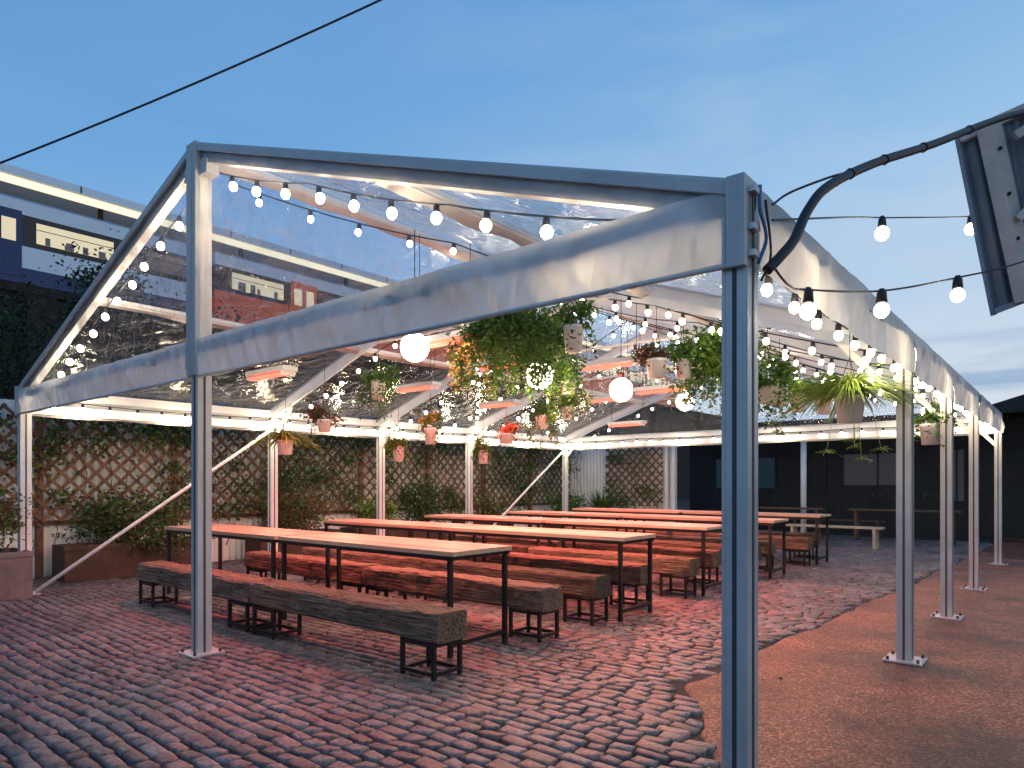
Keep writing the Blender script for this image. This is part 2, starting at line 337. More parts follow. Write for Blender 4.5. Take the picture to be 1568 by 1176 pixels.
for s in (-.046,11.245):
    for t0,t1 in ((.05,TM-.08),(TM+.08,TW-.05)):
        def f(u,v,s=s,t0=t0,t1=t1):
            t=t0+(t1-t0)*u; return W(s+.006*noise.noise(Vector((t,v,4)))*4*v*(1-v),t,EZ-.02+(roofz(t)-EZ)*v)
        sheet(f,14,8,cm)
b.obj('clear_gable_panels',tent)
b=MB()
def val(pa,pb,out,z0,z1,wave=.02,segs=90,fr=9):
    d=(pb-pa); ln=d.length
    def f(u,v):
        x=u*ln
        wv=(noise.noise(Vector((x*fr*.25+pa.x,v*1.0,pa.y)))*wave*1.3+noise.noise(Vector((x*fr*.9+v*1.5,v*.8,pa.y+5)))*wave*1.0+noise.noise(Vector((x*fr*2.2-v*2,v*1.5,pa.y+9)))*wave*.45)*(.12+.88*math.sin(math.pi*min(1,v*.8+.02)))
        zz=z1+(z0-z1)*v-.012*math.sin(math.pi*((x/1.1)%1))*v
        return pa+d*u+out*(.06+wv)+UP*zz
    sheet(f,segs,14,PVC)
val(W(0,-.03),W(0,TM-.07),-D1,VB,EZ-.01,.034,300,12); val(W(0,TM+.07),W(0,TW+.03),-D1,VB,EZ-.01,.05,340,20)
for a,c in zip(SS[:-1],SS[1:]): val(W(a+.02,0),W(c-.02,0),-D2,VB,EZ,.026,90,11)
for a,c in zip(SS[:-1],SS[1:]): val(W(a+.02,TW),W(c-.02,TW),D2,VB,EZ,.02,40)
val(W(11.2,0),W(11.2,TW),D1,VB,EZ,.02)
b.obj('fabric_valances',tent)
b=MB()
b.tube([W(-.075,-.03,VB),W(-.075,TM-.07,VB)],.012,ALU); b.tube([W(-.075,TM+.07,VB),W(-.075,TW+.03,VB)],.012,ALU)
b.hexa(W(-.085,TM-.075,VB+.02),D1*.10,D2*.15,UP*(RZ-VB-.02),PVC)
b.hexa(W(-.092,TM-.02,VB+.04),D1*.01,D2*.012,UP*(RZ-VB-.1),ALU)
for t in (-.05,TW-.02): b.hexa(W(-.09,t,VB-.01),D1*.16,D2*.07,UP*(EZ-VB+.03),PVC)
for z in (2.2,2.30,2.44): b.hexa(W(-.05,-.075,z),D1*.06,D2*.026,UP*.022,HOUS)
b.tube(smooth_path([W(0,-.07,2.18),W(.03,-.09,2.28),W(-.01,-.08,2.38),W(.02,-.07,2.48)]),.007,mat('blue_strap',(.03,.14,.3)),6)
b.tube(smooth_path([W(.03,-.07,2.12),W(.05,-.10,2.22),W(.02,-.09,2.42)]),.005,CABLE,6)
b.obj('sleeves_and_buckles',tent)

# ------------------------------------------------------------- furniture
ROT=-AX
def place(mb,name,s,t,z=.02):
    return mb.obj(name,None,W(s,t,z),ROT+U(-.014,.014))
def bench(s,tr,ln=2.35):
    b=MB(); n=56; w_,h_,ch=.28,.205,.02; zt=.46
    prof=[(-w_/2+ch,0),(w_/2-ch,0),(w_/2,ch),(w_/2,h_*.5),(w_/2,h_-ch),(w_/2-ch,h_),(w_/5,h_),(-w_/5,h_),(-w_/2+ch,h_),(-w_/2,h_-ch),(-w_/2,h_*.5),(-w_/2,ch)]
    sd=U(0,100); vs=[];fs=[];m=len(prof)
    for i in range(n+1):
        x=-ln*i/n
        for k,(y,z) in enumerate(prof):
            nn=noise.noise(Vector((x*2.2+sd,k*3.3,0)))*.02+noise.noise(Vector((x*11+sd,k*5.3,2)))*.013+noise.noise(Vector((x*30+sd,k*5.3,7)))*.005
            vs.append((x+ (U(-.008,.008) if i in(0,n) else 0),y+nn*(1 if y>0 else -1),zt-h_+z-abs(nn)*1.2*(1 if z>h_/2 else 0)))
    for i in range(n):
        for k in range(m):
            k2=(k+1)%m; fs.append((i*m+k,i*m+k2,(i+1)*m+k2,(i+1)*m+k))
    fs.append(tuple(range(m))[::-1]); fs.append(tuple(n*m+k for k in range(m)))
    b.add(vs,fs,WOOD)
    for _ in range(5):
        a=U(0,6.28); b.hexa((.0085,0+math.cos(a)*.01,zt-h_/2+math.sin(a)*.01),(.003,0,0),(0,math.cos(a)*.08,math.sin(a)*.07),(0,-math.sin(a)*.004,math.cos(a)*.004),DARKG)
    T=.026
    for x0 in (-.36,-ln+.05):
        x1=x0+.31; z1=zt-h_
        for x in (x0,x1):
            for y in (-.125,.125): b.box(x-T/2,x+T/2,y-T/2,y+T/2,0,z1+.004,STEEL)
        for z in (.03,z1-.03):
            for y in (-.125,.125): b.box(x0+T/2,x1-T/2,y-T/2+.002,y+T/2-.002,z,z+T,STEEL)
            for x in (x0,x1): b.box(x-T/2+.002,x+T/2-.002,-.125+T/2,.125-T/2,z,z+T,STEEL)
    place(b,'timber_bench',s+.14,tr)
def table(s,tr,ln=2.4,wd=.7):
    b=MB(); zt=.81
    np_=4; pw=wd/np_
    for i in range(np_): b.box(-ln+U(0,.004),U(-.004,0),-wd/2+i*pw+.0015,-wd/2+(i+1)*pw-.0015,zt-.035,zt+U(-.0015,.0015),TOP)
    T=.034; y=wd/2-.03
    for yy in (-y,y): b.box(-ln+.02,-.02,yy-T/2,yy+T/2,zt-.035-T-.001,zt-.036,STEEL)
    for x in (-ln+.06,-ln/2,-.06):
        b.box(x-T/2,x+T/2,-y+T/2,y-T/2,zt-.035-T,zt-.038,STEEL)
        if x==-ln/2: continue
        for yy in (-y,y): b.box(x-T/2,x+T/2,yy-T/2,yy+T/2,0,zt-.036-T,STEEL)
        b.box(x-T/2+.003,x+T/2-.003,-y+T/2,y-T/2,.08,.08+T,STEEL)
    place(b,'long_table',s+wd/2,tr)
ROWS=[(.6,1.1,1.95,2.25,2.62),(2.8,3.12,3.85,2.42,2.33),(4.75,5.07,5.8,2.45,2.35),(6.75,7.05,7.75,2.4,2.25),(8.8,9.1,9.85,2.3,2.2)]
for i,(a,tt,c,tr,ttr) in enumerate(ROWS):
    for k in range(2):
        bench(a,tr+k*2.43+U(-.03,.03)); bench(c,tr+.15+k*2.43+U(-.03,.03)); table(tt,ttr+k*2.46,wd=.7 if i==0 else .66)
    
# ------------------------------------------------------------- festoon lights
def lamp(p,e,col=(1,.76,.49),r=.05,parent=None,name='bulb_light'):
    l=bpy.data.lights.new(name,'POINT'); l.energy=e; l.color=col; l.shadow_soft_size=r
    o=bpy.data.objects.new(name,l); o.location=p; scene.collection.objects.link(o)
    if parent: o.parent=parent
def festoon(pts,step=.42,sag=.06,rb=.028,every=0,energy=3):
    b=MB(); path=[]
    for a,c in zip(pts[:-1],pts[1:]):
        a=Vector(a);c=Vector(c);ln=(c-a).length;n=max(4,int(ln/.25))
        sg=sag*ln/3
        for i in range(n): 
            u=i/n; path.append(a.lerp(c,u)-UP*sg*4*u*(1-u))
    path.append(Vector(pts[-1])); b.tube(path,.006,CABLE,5)
    acc=step*.5; k=0; ls=[]
    for a,c in zip(path[:-1],path[1:]):
        d=(c-a).length
        while acc<d:
            p=a.lerp(c,acc/d); 
            b.lathe(p,[(.012,.0),(.018,-.01),(.02,-.045),(.015,-.05)],CABLE,8)
            q=p-UP*(.05+rb*.95)
            sw=Vector((U(-.01,.01),U(-.01,.01),0))
            b.ball(q+sw,rb,BULB,8,6,1.12); k+=1
            if every and k%every==every//2: ls.append(q-UP*(rb+.05))
            acc+=step*U(.93,1.07)
        acc-=d
    o=b.obj('festoon_light_string')
    for p in ls: lamp(p,energy,parent=o)
    return o
festoon([W(.1,TM-.1,RZ-.2),W(.1,TM-1.3,roofz(TM-1.3)-.16),W(.12,TM-2.6,roofz(TM-2.6)-.18),W(.15,.25,EZ-.02)],.4,.05,.032,every=4,energy=11)
festoon([W(.1,TM+.1,RZ-.2)]+[W(.1,t,roofz(t)-.13) for t in (5.4,6.5,7.6,TW-.1)],.34,.03,.034,every=4,energy=8)
festoon([W(s,TW-.14,EZ-.12) for s in (0.1,3.27,5.42,7.75,11.1)],.33,.04,.028,every=4,energy=18)
festoon([W(11.05,t,EZ-.12) for t in (TW-.1,6.5,TM,2.1,.1)],.36,.04,.028,every=6,energy=10)
festoon([W(s,.14,EZ-.10) for s in (0.1,3.27,5.42,7.75,11.1)],.42,.04,.028,every=5,energy=12)
for s in SS[1:]:
    festoon([W(s+.1,t,roofz(t)-.17) for t in (.1,TM/2,TM,TM+2.2,TW-.1)],.4,.05,.028,every=9,energy=9)
festoon([W(.2,TM-.1,RZ-.25),W(1.7,3.2,3.45),W(3.27,TM/2,3.1),W(5.42,.2,2.45)],.42,.08,.026)
festoon([W(3.3,TM-.1,RZ-.25),W(5.42,TM/2,3.05),W(7.75,.2,2.5)],.42,.1,.028)
festoon([W(3.3,TM+.1,RZ-.3),W(5.42,6.3,3.1),W(7.75,TW-.2,2.5)],.42,.1,.028)
festoon([W(6.6,t,roofz(t)-.15) for t in (.2,TM/2,TM,TM+2.2,TW-.2)],.4,.12,.028)
festoon([W(9.4,t,roofz(t)-.15) for t in (.2,TM/2,TM,TM+2.2,TW-.2)],.4,.12,.028)
festoon([W(4.4,t,roofz(t)-.15) for t in (.2,TM/2,TM-.1)],.42,.12,.026)
def festoon_at(ctrl,bulbs,rb=.05):
    b=MB(); path=smooth_path(ctrl,8); b.tube(path,.005,CABLE,5)
    for i in bulbs:
        k=i*(len(path)-1); a=path[int(k)].lerp(path[min(int(k)+1,len(path)-1)],k-int(k))
        b.lathe(a,[(.012,.01),(.022,-.01),(.026,-.055),(.018,-.06)],CABLE,10); b.ball(a-UP*(.06+rb),rb,BULB,12,8,1.1)
    b.obj('festoon_light_string')
festoon_at([(1.0,2.62,2.36),(1.95,3.9,2.87),(2.62,4.6,3.14),(3.9,5.6,3.55),(5.2,6.4,3.98)],[.42,.70],.042)
festoon_at([(1.0,2.62,2.42),(1.1,2.7,2.50),(1.3,2.82,2.61),(1.42,2.9,2.67)],[],.05)
festoon_at([(.985,2.6,2.19),(1.12,2.76,2.15),(1.30,3.0,2.20),(1.787,3.3,2.28),(2.35,3.6,2.435),(2.93,3.9,2.62),(4.0,4.4,3.05)],[2/6,3/6,4/6],.034)
b=MB(); pts=[]
for i in range(25):
    u=i/24; pts.append((-8+ 13.5*u, 9-1.0*u, 5.1+5.6*u-.35*4*u*(1-u)))
b.tube(pts,.013,CABLE,6); b.obj('overhead_cable')
b=MB()
pc=smooth_path([(.97,2.6,2.16),(1.03,2.62,2.22),(1.10,2.66,2.30),(1.18,2.72,2.44),(1.30,2.8,2.57),(1.62,3.05,2.78),(2.1,3.4,3.04),(2.9,4.0,3.50),(4.2,4.9,4.15),(7,7,5.8)])
b.tube(pc,.020,CABLE,10)
for i in (27,31,35,39): b.tube([pc[i],pc[i].lerp(pc[i+1],.12)],.024,STEEL,8); 
b.obj('power_cable')

for p in ((-.941,6.6,2.664),(.281,7,2.455),(1.294,8.1,2.458),(2.663,10.5,2.606)):
    b=MB(); b.ball(p,.14,GLOBE,20,12); b.lathe(p,[(.03,.135),(.04,.145),(.04,.2),(.01,.21)],CABLE,10)
    t_=(Vector(p)-P0).dot(D2)
    b.tube([Vector(p)+UP*.2,Vector((p[0],p[1],roofz(t_)-.06))],.005,CABLE,5)
    o=b.obj('globe_pendant_lamp'); lamp(Vector(p)-UP*.22,44,parent=o,r=.1,name='globe_light')
for (x,y,z) in ((-.647,6.5,2.675),(-2.648,7.5,2.52),(-1.31,9.5,2.65),(1.156,8,2.71),(-.2,11,2.59),(1.99,9,2.556),(2.19,13,2.445),(-.1,8.5,2.8),(1.6,11.2,2.7)):
    b=MB(); p=Vector((x,y,z)); t_=(p-P0).dot(D2)
    b.hexa(p-D2*.38-D1*.09+UP*.03,D2*.76,D1*.18,UP*.05,HOUS)
    for q in (-.045,.045): b.tube([p-D2*.34+D1*q+UP*.008,p+D2*.34+D1*q+UP*.008],.014,HEAT,8)
    for q in(-.34,.34):
        b.hexa(p+D2*q-D1*.085-UP*.015,D2*.02,D1*.17,UP*.045,HOUS)
        b.tube([p+D2*q+UP*.08,Vector((p.x+D2.x*q,p.y+D2.y*q,max(p.z+.15,roofz(t_+q)-.08)))],.004,CABLE,5)
    o=b.obj('infrared_heater')
    l=bpy.data.lights.new('heater_light','AREA'); l.shape='RECTANGLE'; l.size=.7; l.size_y=.12; l.energy=66; l.color=(1,.11,.075); l.spread=math.radians(152)
    lo=bpy.data.objects.new('heater_light',l); lo.location=p-UP*.03; lo.rotation_euler=(0,0,math.atan2(D2.y,D2.x)); lo.parent=o; scene.collection.objects.link(lo)

# ------------------------------------------------------------- plants
def pot(b,p,r,h):
    b.lathe(p,[(.001,-h/2),(r*.82,-h/2),(r,h/2-.03),(r*1.04,h/2-.028),(r*1.04,h/2),(r*.9,h/2),(r*.88,h/2-.02),(.001,h/2-.02)],POT,18)
def hang(b,p,r,h):
    t_=(Vector(p)-P0).dot(D2); top=Vector((p[0],p[1],max(p[2]+.35,roofz(min(max(t_,.1),TW-.1))-.08)))
    j=Vector(p)+UP*(h/2+.3)
    if top.z<j.z: j.z=top.z-.02
    for k in range(3):
        a=k*2.094+.4; b.tube([Vector(p)+Vector((math.cos(a)*r,math.sin(a)*r,h/2)),j],.003,CABLE,4)
    b.tube([j,top],.003,CABLE,4)
def bushy(b,c,rad,n,size,ms,trail=.0):
    c=Vector(c)
    cl=[(c+Vector((U(-1,1)*rad[0],U(-1,1)*rad[1],U(-.8,1)*rad[2])),U(.2,.4)) for _ in range(max(4,n//60))]
    for _ in range(n):
        q,f=random.choice(cl)
        p=q+Vector((random.gauss(0,f*rad[0]),random.gauss(0,f*rad[1]),random.gauss(0,f*rad[2])))
        b.leaf(p,size*U(.6,1.3),random.choice(ms))
def trailing(b,c,r,n,ln,ms,size=.05):
    c=Vector(c)
    for _ in range(n):
        a=U(0,6.28); o=c+Vector((math.cos(a)*r*U(.3,1),math.sin(a)*r*U(.3,1),0)); L_=ln*U(.3,1); k=int(L_/.022); d=Vector((math.cos(a),math.sin(a),0))
        m=random.choice(ms)
        for i in range(k):
            u=i/k; p=o+d*r*.9*min(1,u*1.6)*U(.95,1.05)+UP*(.10*math.sin(min(1,u*3)*math.pi)*.7-L_*u)
            b.leaf(p,size*U(.7,1.3),m,Vector((U(-1,1),U(-1,1),U(-1,.2))))
def spider(b,c,r,n,ms,w0=.0085):
    c=Vector(c)
    for _ in range(n):
        a=U(0,6.28); d=Vector((math.cos(a),math.sin(a),0)); x=Vector((-d.y,d.x,0)); e=U(.35,1.45); L_=r*U(.75,1.3); w_=w0*U(.7,1.4); vs=[];m=random.choice(ms); k=9; g=U(.55,1.15)
        for i in range(k+1):
            u=i/k; p=c+d*(L_*math.cos(e)*u+.35*L_*u*u)+UP*(L_*math.sin(e)*u-g*L_*u*u*(.5+.55*math.sin(e)))
            ww=w_*(1-u)**.5+.001; vs+=[p-x*ww,p+x*ww+UP*.003]
        b.add(vs,[(2*i,2*i+1,2*i+3,2*i+2) for i in range(k)],m)
def hp(p,kind,r=.095,h=.17):
    b=MB(); top=(p[0],p[1],p[2]+h/2)
    pot(b,p,r,h); hang(b,p,r,h)
    if kind=='spider':
        spider(b,top,.42,460,[G3,G3,G2])
        for _ in range(5):
            a=U(0,6.28); q=Vector(top)+Vector((math.cos(a)*.25,math.sin(a)*.25,-.3-U(0,.2))); b.tube(smooth_path([top,Vector(top).lerp(q,.6)+UP*.2,q]),.0025,G3,4); spider(b,q,.07,16,[G3,G2],.003)
    if kind=='spider_s': spider(b,top,.33,260,[G3,G2])
    if kind=='green': bushy(b,(top[0],top[1],top[2]+.07),(.12,.12,.10),500,.055,[G1,G2,G2]); trailing(b,top,.12,10,.3,[G1,G2])
    if kind=='red': bushy(b,(top[0],top[1],top[2]+.06),(.15,.15,.09),560,.055,[GR,GR,GB,G1]); trailing(b,top,.12,8,.2,[GR])
    if kind=='fern': bushy(b,(top[0],top[1],top[2]+.0),(.29,.29,.21),3600,.06,[G1,G2,G2]); trailing(b,top,.28,130,.62,[G1,G2,G2],.05)
    if kind=='trail': bushy(b,(top[0],top[1],top[2]+.05),(.14,.14,.11),550,.055,[G1,G2]); trailing(b,top,.13,32,.5,[G2,G1],.045)
    b.obj('hanging_plant')
hp((2.573,5.2,1.912),'spider',.105,.2); hp((.56,6.2,2.66),'green',.09,.24); hp((-.08,6.3,2.66),'fern',.12,.2); hp((.62,7.6,2.42),'trail',.08,.16)
hp((.22,6.9,2.72),'fern',.1,.18)
hp((1.438,6.8,2.49),'red',.10,.19); hp((1.72,6.85,2.50),'green',.085,.2); hp((2.15,7,2.58),'fern',.1,.17); hp((2.245,6,2.154),'trail',.095,.2)
hp((3.353,8,2.307),'green',.09,.24); hp((3.75,8.2,2.28),'spider_s',.09,.2); hp((-1.569,8,2.445),'trail',.085,.22); hp((-2.417,8.8,2.091),'red',.09,.16); hp((-2.822,8.5,1.797),'spider_s',.095,.18)
hp((-1.196,10,2.039),'green',.09,.24); hp((-1.748,10.5,1.802),'green',.09,.24); hp((-.505,12,1.81),'green',.09,.24); hp((-.095,11,2.07),'red',.12,.16)
hp((.884,11,2.476),'green',.085,.2); hp((.418,9.5,2.2),'trail',.09,.18); hp((4.23,6.9,1.845),'green',.095,.21); hp((2.9,7.4,2.3),'green',.09,.22)

# ------------------------------------------------------------- fences
def corrugated(b,pa,pb,z0,z1,m,pitch=.11,amp=.016):
    d=pb-pa; ln=d.length; d=d/ln; n=int(ln/pitch*6); nr=d.cross(UP); vs=[];fs=[]
    for i in range(n+1):
        x=ln*i/n; p=pa+d*x+nr*amp*math.sin(2*math.pi*x/pitch); vs+=[p+UP*z0,p+UP*z1]
    for i in range(n): fs.append((2*i,2*i+2,2*i+3,2*i+1))
    b.add(vs,fs,m,True)
def lattice(b,pa,pb,z0,z1,off,pitch=.225,wd=.046):
    d=(pb-pa); ln=d.length; d=d/ln; H=z1-z0
    for sg,oo in ((1,0),(-1,.014)):
        x=-H
        while x<ln+H:
            xa,za,xb,zb=(x,0,x+H,H) if sg==1 else (x+H,0,x,H)
            if not (max(xa,xb)<=0 or min(xa,xb)>=ln):
                q=[]
                for (X,Z,X2,Z2) in ((xa,za,xb,zb),(xb,zb,xa,za)):
                    if X<0: u=(0-X)/(X2-X); X,Z=0,Z+(Z2-Z)*u
                    elif X>ln: u=(ln-X)/(X2-X); X,Z=ln,Z+(Z2-Z)*u
                    q.append((X,Z))
                if abs(q[0][0]-q[1][0])>.03:
                    o=off*(1+oo/.03)
                    b.beam(pa+d*q[0][0]+UP*(z0+q[0][1])+o,pa+d*q[1][0]+UP*(z0+q[1][1])+o,.010,wd,LATT)
            x+=pitch
    
TF=10.3; SB=13.6
b=MB(); corrugated(b,W(-5,TF),W(SB,TF),0,2.5,CORR)
s=-5
while s<SB:
    b.boxst(s-.04,s+.04,TF-.11,TF-.03,0,2.5,LATT); s+=1.86
b.boxst(-5,SB,TF-.06,TF-.025,.76,.82,LATT); b.obj('corrugated_fence')
b=MB(); lattice(b,W(-5,TF-.10),W(SB-.1,TF-.10),.8,2.42,-D2*.03)
b.obj('lattice_trellis')
b=MB(); corrugated(b,W(SB,TF),W(SB,6.9),0,2.6,CORR)
for t in (6.95,7.15,8.9): b.boxst(SB-.12,SB-.03,t-.045,t+.045,0,2.6,ALUW)
b.obj('corrugated_fence')
b=MB(); lattice(b,W(SB-.16,8.9),W(SB-.16,7.2),.75,2.45,-D1*.03); b.obj('lattice_trellis')
def climber(sa,sb,n,ncl,ms,fn,z0=.75,z1=2.4,stems=2):
    b=MB(); cl=[]
    for _ in range(ncl):
        cl.append((U(sa,sb),U(z0,z1),U(.06,.22)))
    for _ in range(n):
        c=random.choice(cl); x=c[0]+random.gauss(0,c[2]*1.3); z=c[1]+random.gauss(0,c[2])
        if z<.3 or z>2.5 or x<sa or x>sb: continue
        b.leaf(fn(x,z)+(-D2 if fn is fl else -D1)*U(0,.15),U(.03,.08),random.choice(ms),None,.75)
    for _ in range(int((sb-sa)*stems)):
        x=U(sa,sb); pts=[fn(x,.3)]
        z=.3
        while z<2.3: z+=.2; x+=U(-.12,.12); pts.append(fn(min(max(x,sa),sb),z))
        b.tube(pts,.006,BARK,5)
    b.obj('climbing_ivy')
fl=lambda x,z: W(x,TF-.16,z)
fb=lambda x,z: W(SB-.2,x,z)
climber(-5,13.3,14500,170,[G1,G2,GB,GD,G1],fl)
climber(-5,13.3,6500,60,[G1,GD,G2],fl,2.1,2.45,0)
climber(7.2,8.9,1600,14,[G1,G2,GB],fb)
climber(9.6,10.2,400,4,[G1,G2],fb)

def shrub(name,s,t,z,rad,n,ms,size=.08,box=None,bm_=PLW):
    b=MB()
    if box:
        ls,lt,h=box
        b.boxst(s-ls/2,s+ls/2,t-lt/2,t-lt/2+.03,.01,h,bm_); b.boxst(s-ls/2,s+ls/2,t+lt/2-.03,t+lt/2,.01,h,bm_)
        b.boxst(s-ls/2,s-ls/2+.03,t-lt/2+.03,t+lt/2-.03,.01,h,bm_); b.boxst(s+ls/2-.03,s+ls/2,t-lt/2+.03,t+lt/2-.03,.01,h,bm_)
        b.boxst(s-ls/2+.03,s+ls/2-.03,t-lt/2+.03,t+lt/2-.03,.02,h-.05,SOIL)
        b.boxst(s-ls/2-.015,s+ls/2+.015,t-lt/2-.015,t-lt/2+.0,h-.06,h-.01,bm_)
        z=h
    for _ in range(10):
        a=U(0,6.28); p=W(s,t,z-.08); b.tube([p,p+Vector((math.cos(a)*rad[0]*.5,math.sin(a)*rad[1]*.5,rad[2]*U(.8,1.7)))],.008,BARK,5)
    bushy(b,W(s,t,z+rad[2]*.9),rad,n,size,ms); b.obj(name)
shrub('potted_shrub',-.35,8.75,0,(.32,.32,.32),1600,[G1,G2,GR,GB],.06,(.7,.7,.56),PLANT)
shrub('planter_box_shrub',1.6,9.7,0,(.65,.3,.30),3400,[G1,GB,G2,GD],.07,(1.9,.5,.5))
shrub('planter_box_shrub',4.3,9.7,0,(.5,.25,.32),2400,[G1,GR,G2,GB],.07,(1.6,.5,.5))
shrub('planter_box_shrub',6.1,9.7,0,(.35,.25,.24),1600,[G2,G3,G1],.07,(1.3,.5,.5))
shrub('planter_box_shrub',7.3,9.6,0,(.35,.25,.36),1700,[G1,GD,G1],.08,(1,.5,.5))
shrub('planter_box_shrub',9.2,9.6,0,(.5,.25,.28),1700,[GR,G2,G1],.07,(1.6,.5,.5))
shrub('planter_box_shrub',12.2,9.4,0,(.4,.3,.3),1300,[G1,G2],.08,(1.2,.6,.5))
b=MB(); b.lathe(W(12.7,8.6,.25),[(.2,-.25),(.27,.25),(.23,.25),(.01,.22)],PLANT,14)
for _ in range(120):
    a=U(0,6.28); e=U(.2,1.4); d=Vector((math.cos(a)*math.cos(e),math.sin(a)*math.cos(e),math.sin(e))); x=Vector((-math.sin(a),math.cos(a),0)); p=W(12.7,8.6,.5); l_=U(.55,.85)
    b.add([p-x*.015,p+x*.015,p+d*l_*.6+x*.018,p+d*l_,p+d*l_*.6-x*.018],[(0,1,2,3,4)],random.choice([G1,G2]))
b.obj('yucca_plant')

# ------------------------------------------------------------- viaduct + train
BR=bpy.data.materials.new('dark_brick'); BR.use_nodes=True; nt=BR.node_tree;N=nt.nodes;L=nt.links;bs=N['Principled BSDF']
tc=N.new('ShaderNodeTexCoord'); mp=N.new('ShaderNodeMapping'); mp.inputs['Rotation'].default_value=(math.pi/2,0,0); L.new(tc.outputs['Object'],mp.inputs[0])
bt=N.new('ShaderNodeTexBrick'); bt.inputs['Scale'].default_value=2.2; bt.inputs['Color1'].default_value=(.02,.016,.014,1); bt.inputs['Color2'].default_value=(.04,.028,.022,1); bt.inputs['Mortar'].default_value=(.02,.018,.017,1); bt.inputs['Mortar Size'].default_value=.012
L.new(mp.outputs[0],bt.inputs['Vector']); L.new(bt.outputs[0],bs.inputs['Base Color']); bs.inputs['Roughness'].default_value=.9
RT=math.atan2(D1.y,D1.x)
b=MB()
b.box(-30,70,24,40,0,7.2,BR); b.box(-30,70,23.85,24.1,7.2,7.45,BR)
for x in range(-28,70,8): b.box(x,x+.8,23.5,23.998,0,7.1,BR)
b.obj('railway_viaduct',None,W(0,0,0),RT)
TWm=mat('train_white_glow',(.66,.71,.78),(.74,.80,.86),rough=.35,scale=1,emit=(.5,.62,.8),estr=.04); TB=mat('train_blue',(.012,.035,.13),rough=.35); TK=mat('train_window_band',(.006,.007,.010),rough=.12)  # white paint carries a faint emission, standing for light falling on it
TO=mat('train_orange_glow',(.55,.08,.02),rough=.35,emit=(.6,.1,.04),estr=.25); TE=mat('train_window_lit',(.2,.2,.15),rough=.3,emit=(1,.84,.55),estr=.7); TI=mat('train_interior_shadow',(.03,.03,.04),rough=.4,emit=(.25,.25,.3),estr=.2); TR=mat('train_roof',(.3,.31,.33),rough=.5)  # orange bodywork is no lamp; its brightness is partly painted in as emission
TY=mat('platform_strip_light',(1,1,1),emit=(1,.80,.36),estr=1.0)
for c in range(-1,3):
    x0=-7.4+c*20.2-(2.2 if c>=1 else 0); x1=x0+(19.8 if c!=0 else 17.8); b=MB(); y=25; red=c>=1
    b.box(x0,x1,y,y+2.8,7.75,8.25,TB if not red else TO); b.box(x0,x1,y-.003,y+2.8,8.25,8.95,TWm if not red else TO); b.box(x0,x1,y,y+2.8,8.95,9.95,TK); b.box(x0,x1,y-.003,y+2.8,9.95,10.4,TWm)
    vs=[];fs=[]
    for i in range(9):
        a=math.pi*i/8; yy=y+1.4-1.4*math.cos(a); zz=10.4+.25*math.sin(a); vs+=[(x0,yy,zz),(x1,yy,zz)]
    for i in range(8): fs.append((2*i,2*i+1,2*i+3,2*i+2))
    b.add(vs,fs,TR,True)
    x=x0+.7; k=0
    while x<x1-1.6:
        if k%3==1:
            b.box(x,x+1.3,y-.02,y-.004,7.95,10.05,TO if red else TB)
            for q in (.16,.76): b.box(x+q,x+q+.38,y-.026,y-.02,9.05,9.75,TE)
            x+=1.7
        else:
            lit=R(); ww=min(2.3,x1-x-.2)
            b.box(x,x+ww,y-.015,y,9.12,9.78,TE if lit<.55 else TI)
            b.box(x,x+ww,y-.018,y-.015,9.55,9.575,TK)
            for _ in range(5):
                q=U(.05,max(.06,ww-.3)); b.box(x+q,x+q+U(.12,.25),y-.017-U(0,.0008),y-.015,9.12,9.12+U(.15,.35),TI)
            x+=ww+.35
        k+=1
    for xx in (x0+2.5,x1-2.5):
        for q in (-.9,.9): b.box(xx+q-.4,xx+q+.4,y+.2,y+2.5,7.45,7.75,TK)
    b.obj('passenger_train',None,W(0,0,0),RT)
b=MB(); b.box(-30,60,28.3,31,12.4,12.7,TWm); b.box(-30,60,28.35,28.4,12.08,12.36,TY); b.box(-30,60,30.5,30.8,7.2,12.4,mat('station_wall',(.34,.41,.52),(.42,.49,.60),rough=.6,scale=.5))
for x in range(-28,60,6): b.box(x,x+.15,29.3,29.45,7.2,12.4,STEEL)
for x in range(-29,60,3): b.box(x,x+.05,28.29,28.3,12.42,12.68,STEEL)
b.obj('station_canopy',None,W(0,0,0),RT)
def tree(name,base,h,rad,n,ms):
    b=MB(); p=Vector(base); pts=[p+Vector((U(-.1,.1)*i,U(-.1,.1)*i,h*.75*i/5)) for i in range(6)]
    b.tube(pts,.1,BARK,8,[.16-.02*i for i in range(6)])
    for _ in range(9):
        q=pts[random.choice([2,3,4,5])]; e=q+Vector((U(-1,1)*rad[0],U(-1,1)*rad[1],U(.1,.9)*rad[2]*.6)); m_=q.lerp(e,.5)+UP*.15
        b.tube([q,m_,e],.03,BARK,5,[.05,.03,.01])
    c=p+UP*(h-rad[2]); bushy(b,c,rad,n,.12,ms); b.obj(name)
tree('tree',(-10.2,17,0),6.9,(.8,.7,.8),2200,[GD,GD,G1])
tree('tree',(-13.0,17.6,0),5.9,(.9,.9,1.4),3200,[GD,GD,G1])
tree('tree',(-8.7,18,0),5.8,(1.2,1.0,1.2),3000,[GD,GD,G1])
b=MB()
for _ in range(22):
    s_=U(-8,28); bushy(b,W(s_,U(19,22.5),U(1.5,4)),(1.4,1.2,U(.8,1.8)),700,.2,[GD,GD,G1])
b.obj('embankment_foliage')
b=MB(); b.tube([W(-1.6,11.4,0),W(-1.6,11.4,3.6)],.05,ALUW,8); b.lathe(W(-1.6,11.4,3.6),[(.05,0),(.06,.01),(.06,.05),(.001,.07)],ALUW,8); b.obj('steel_post')

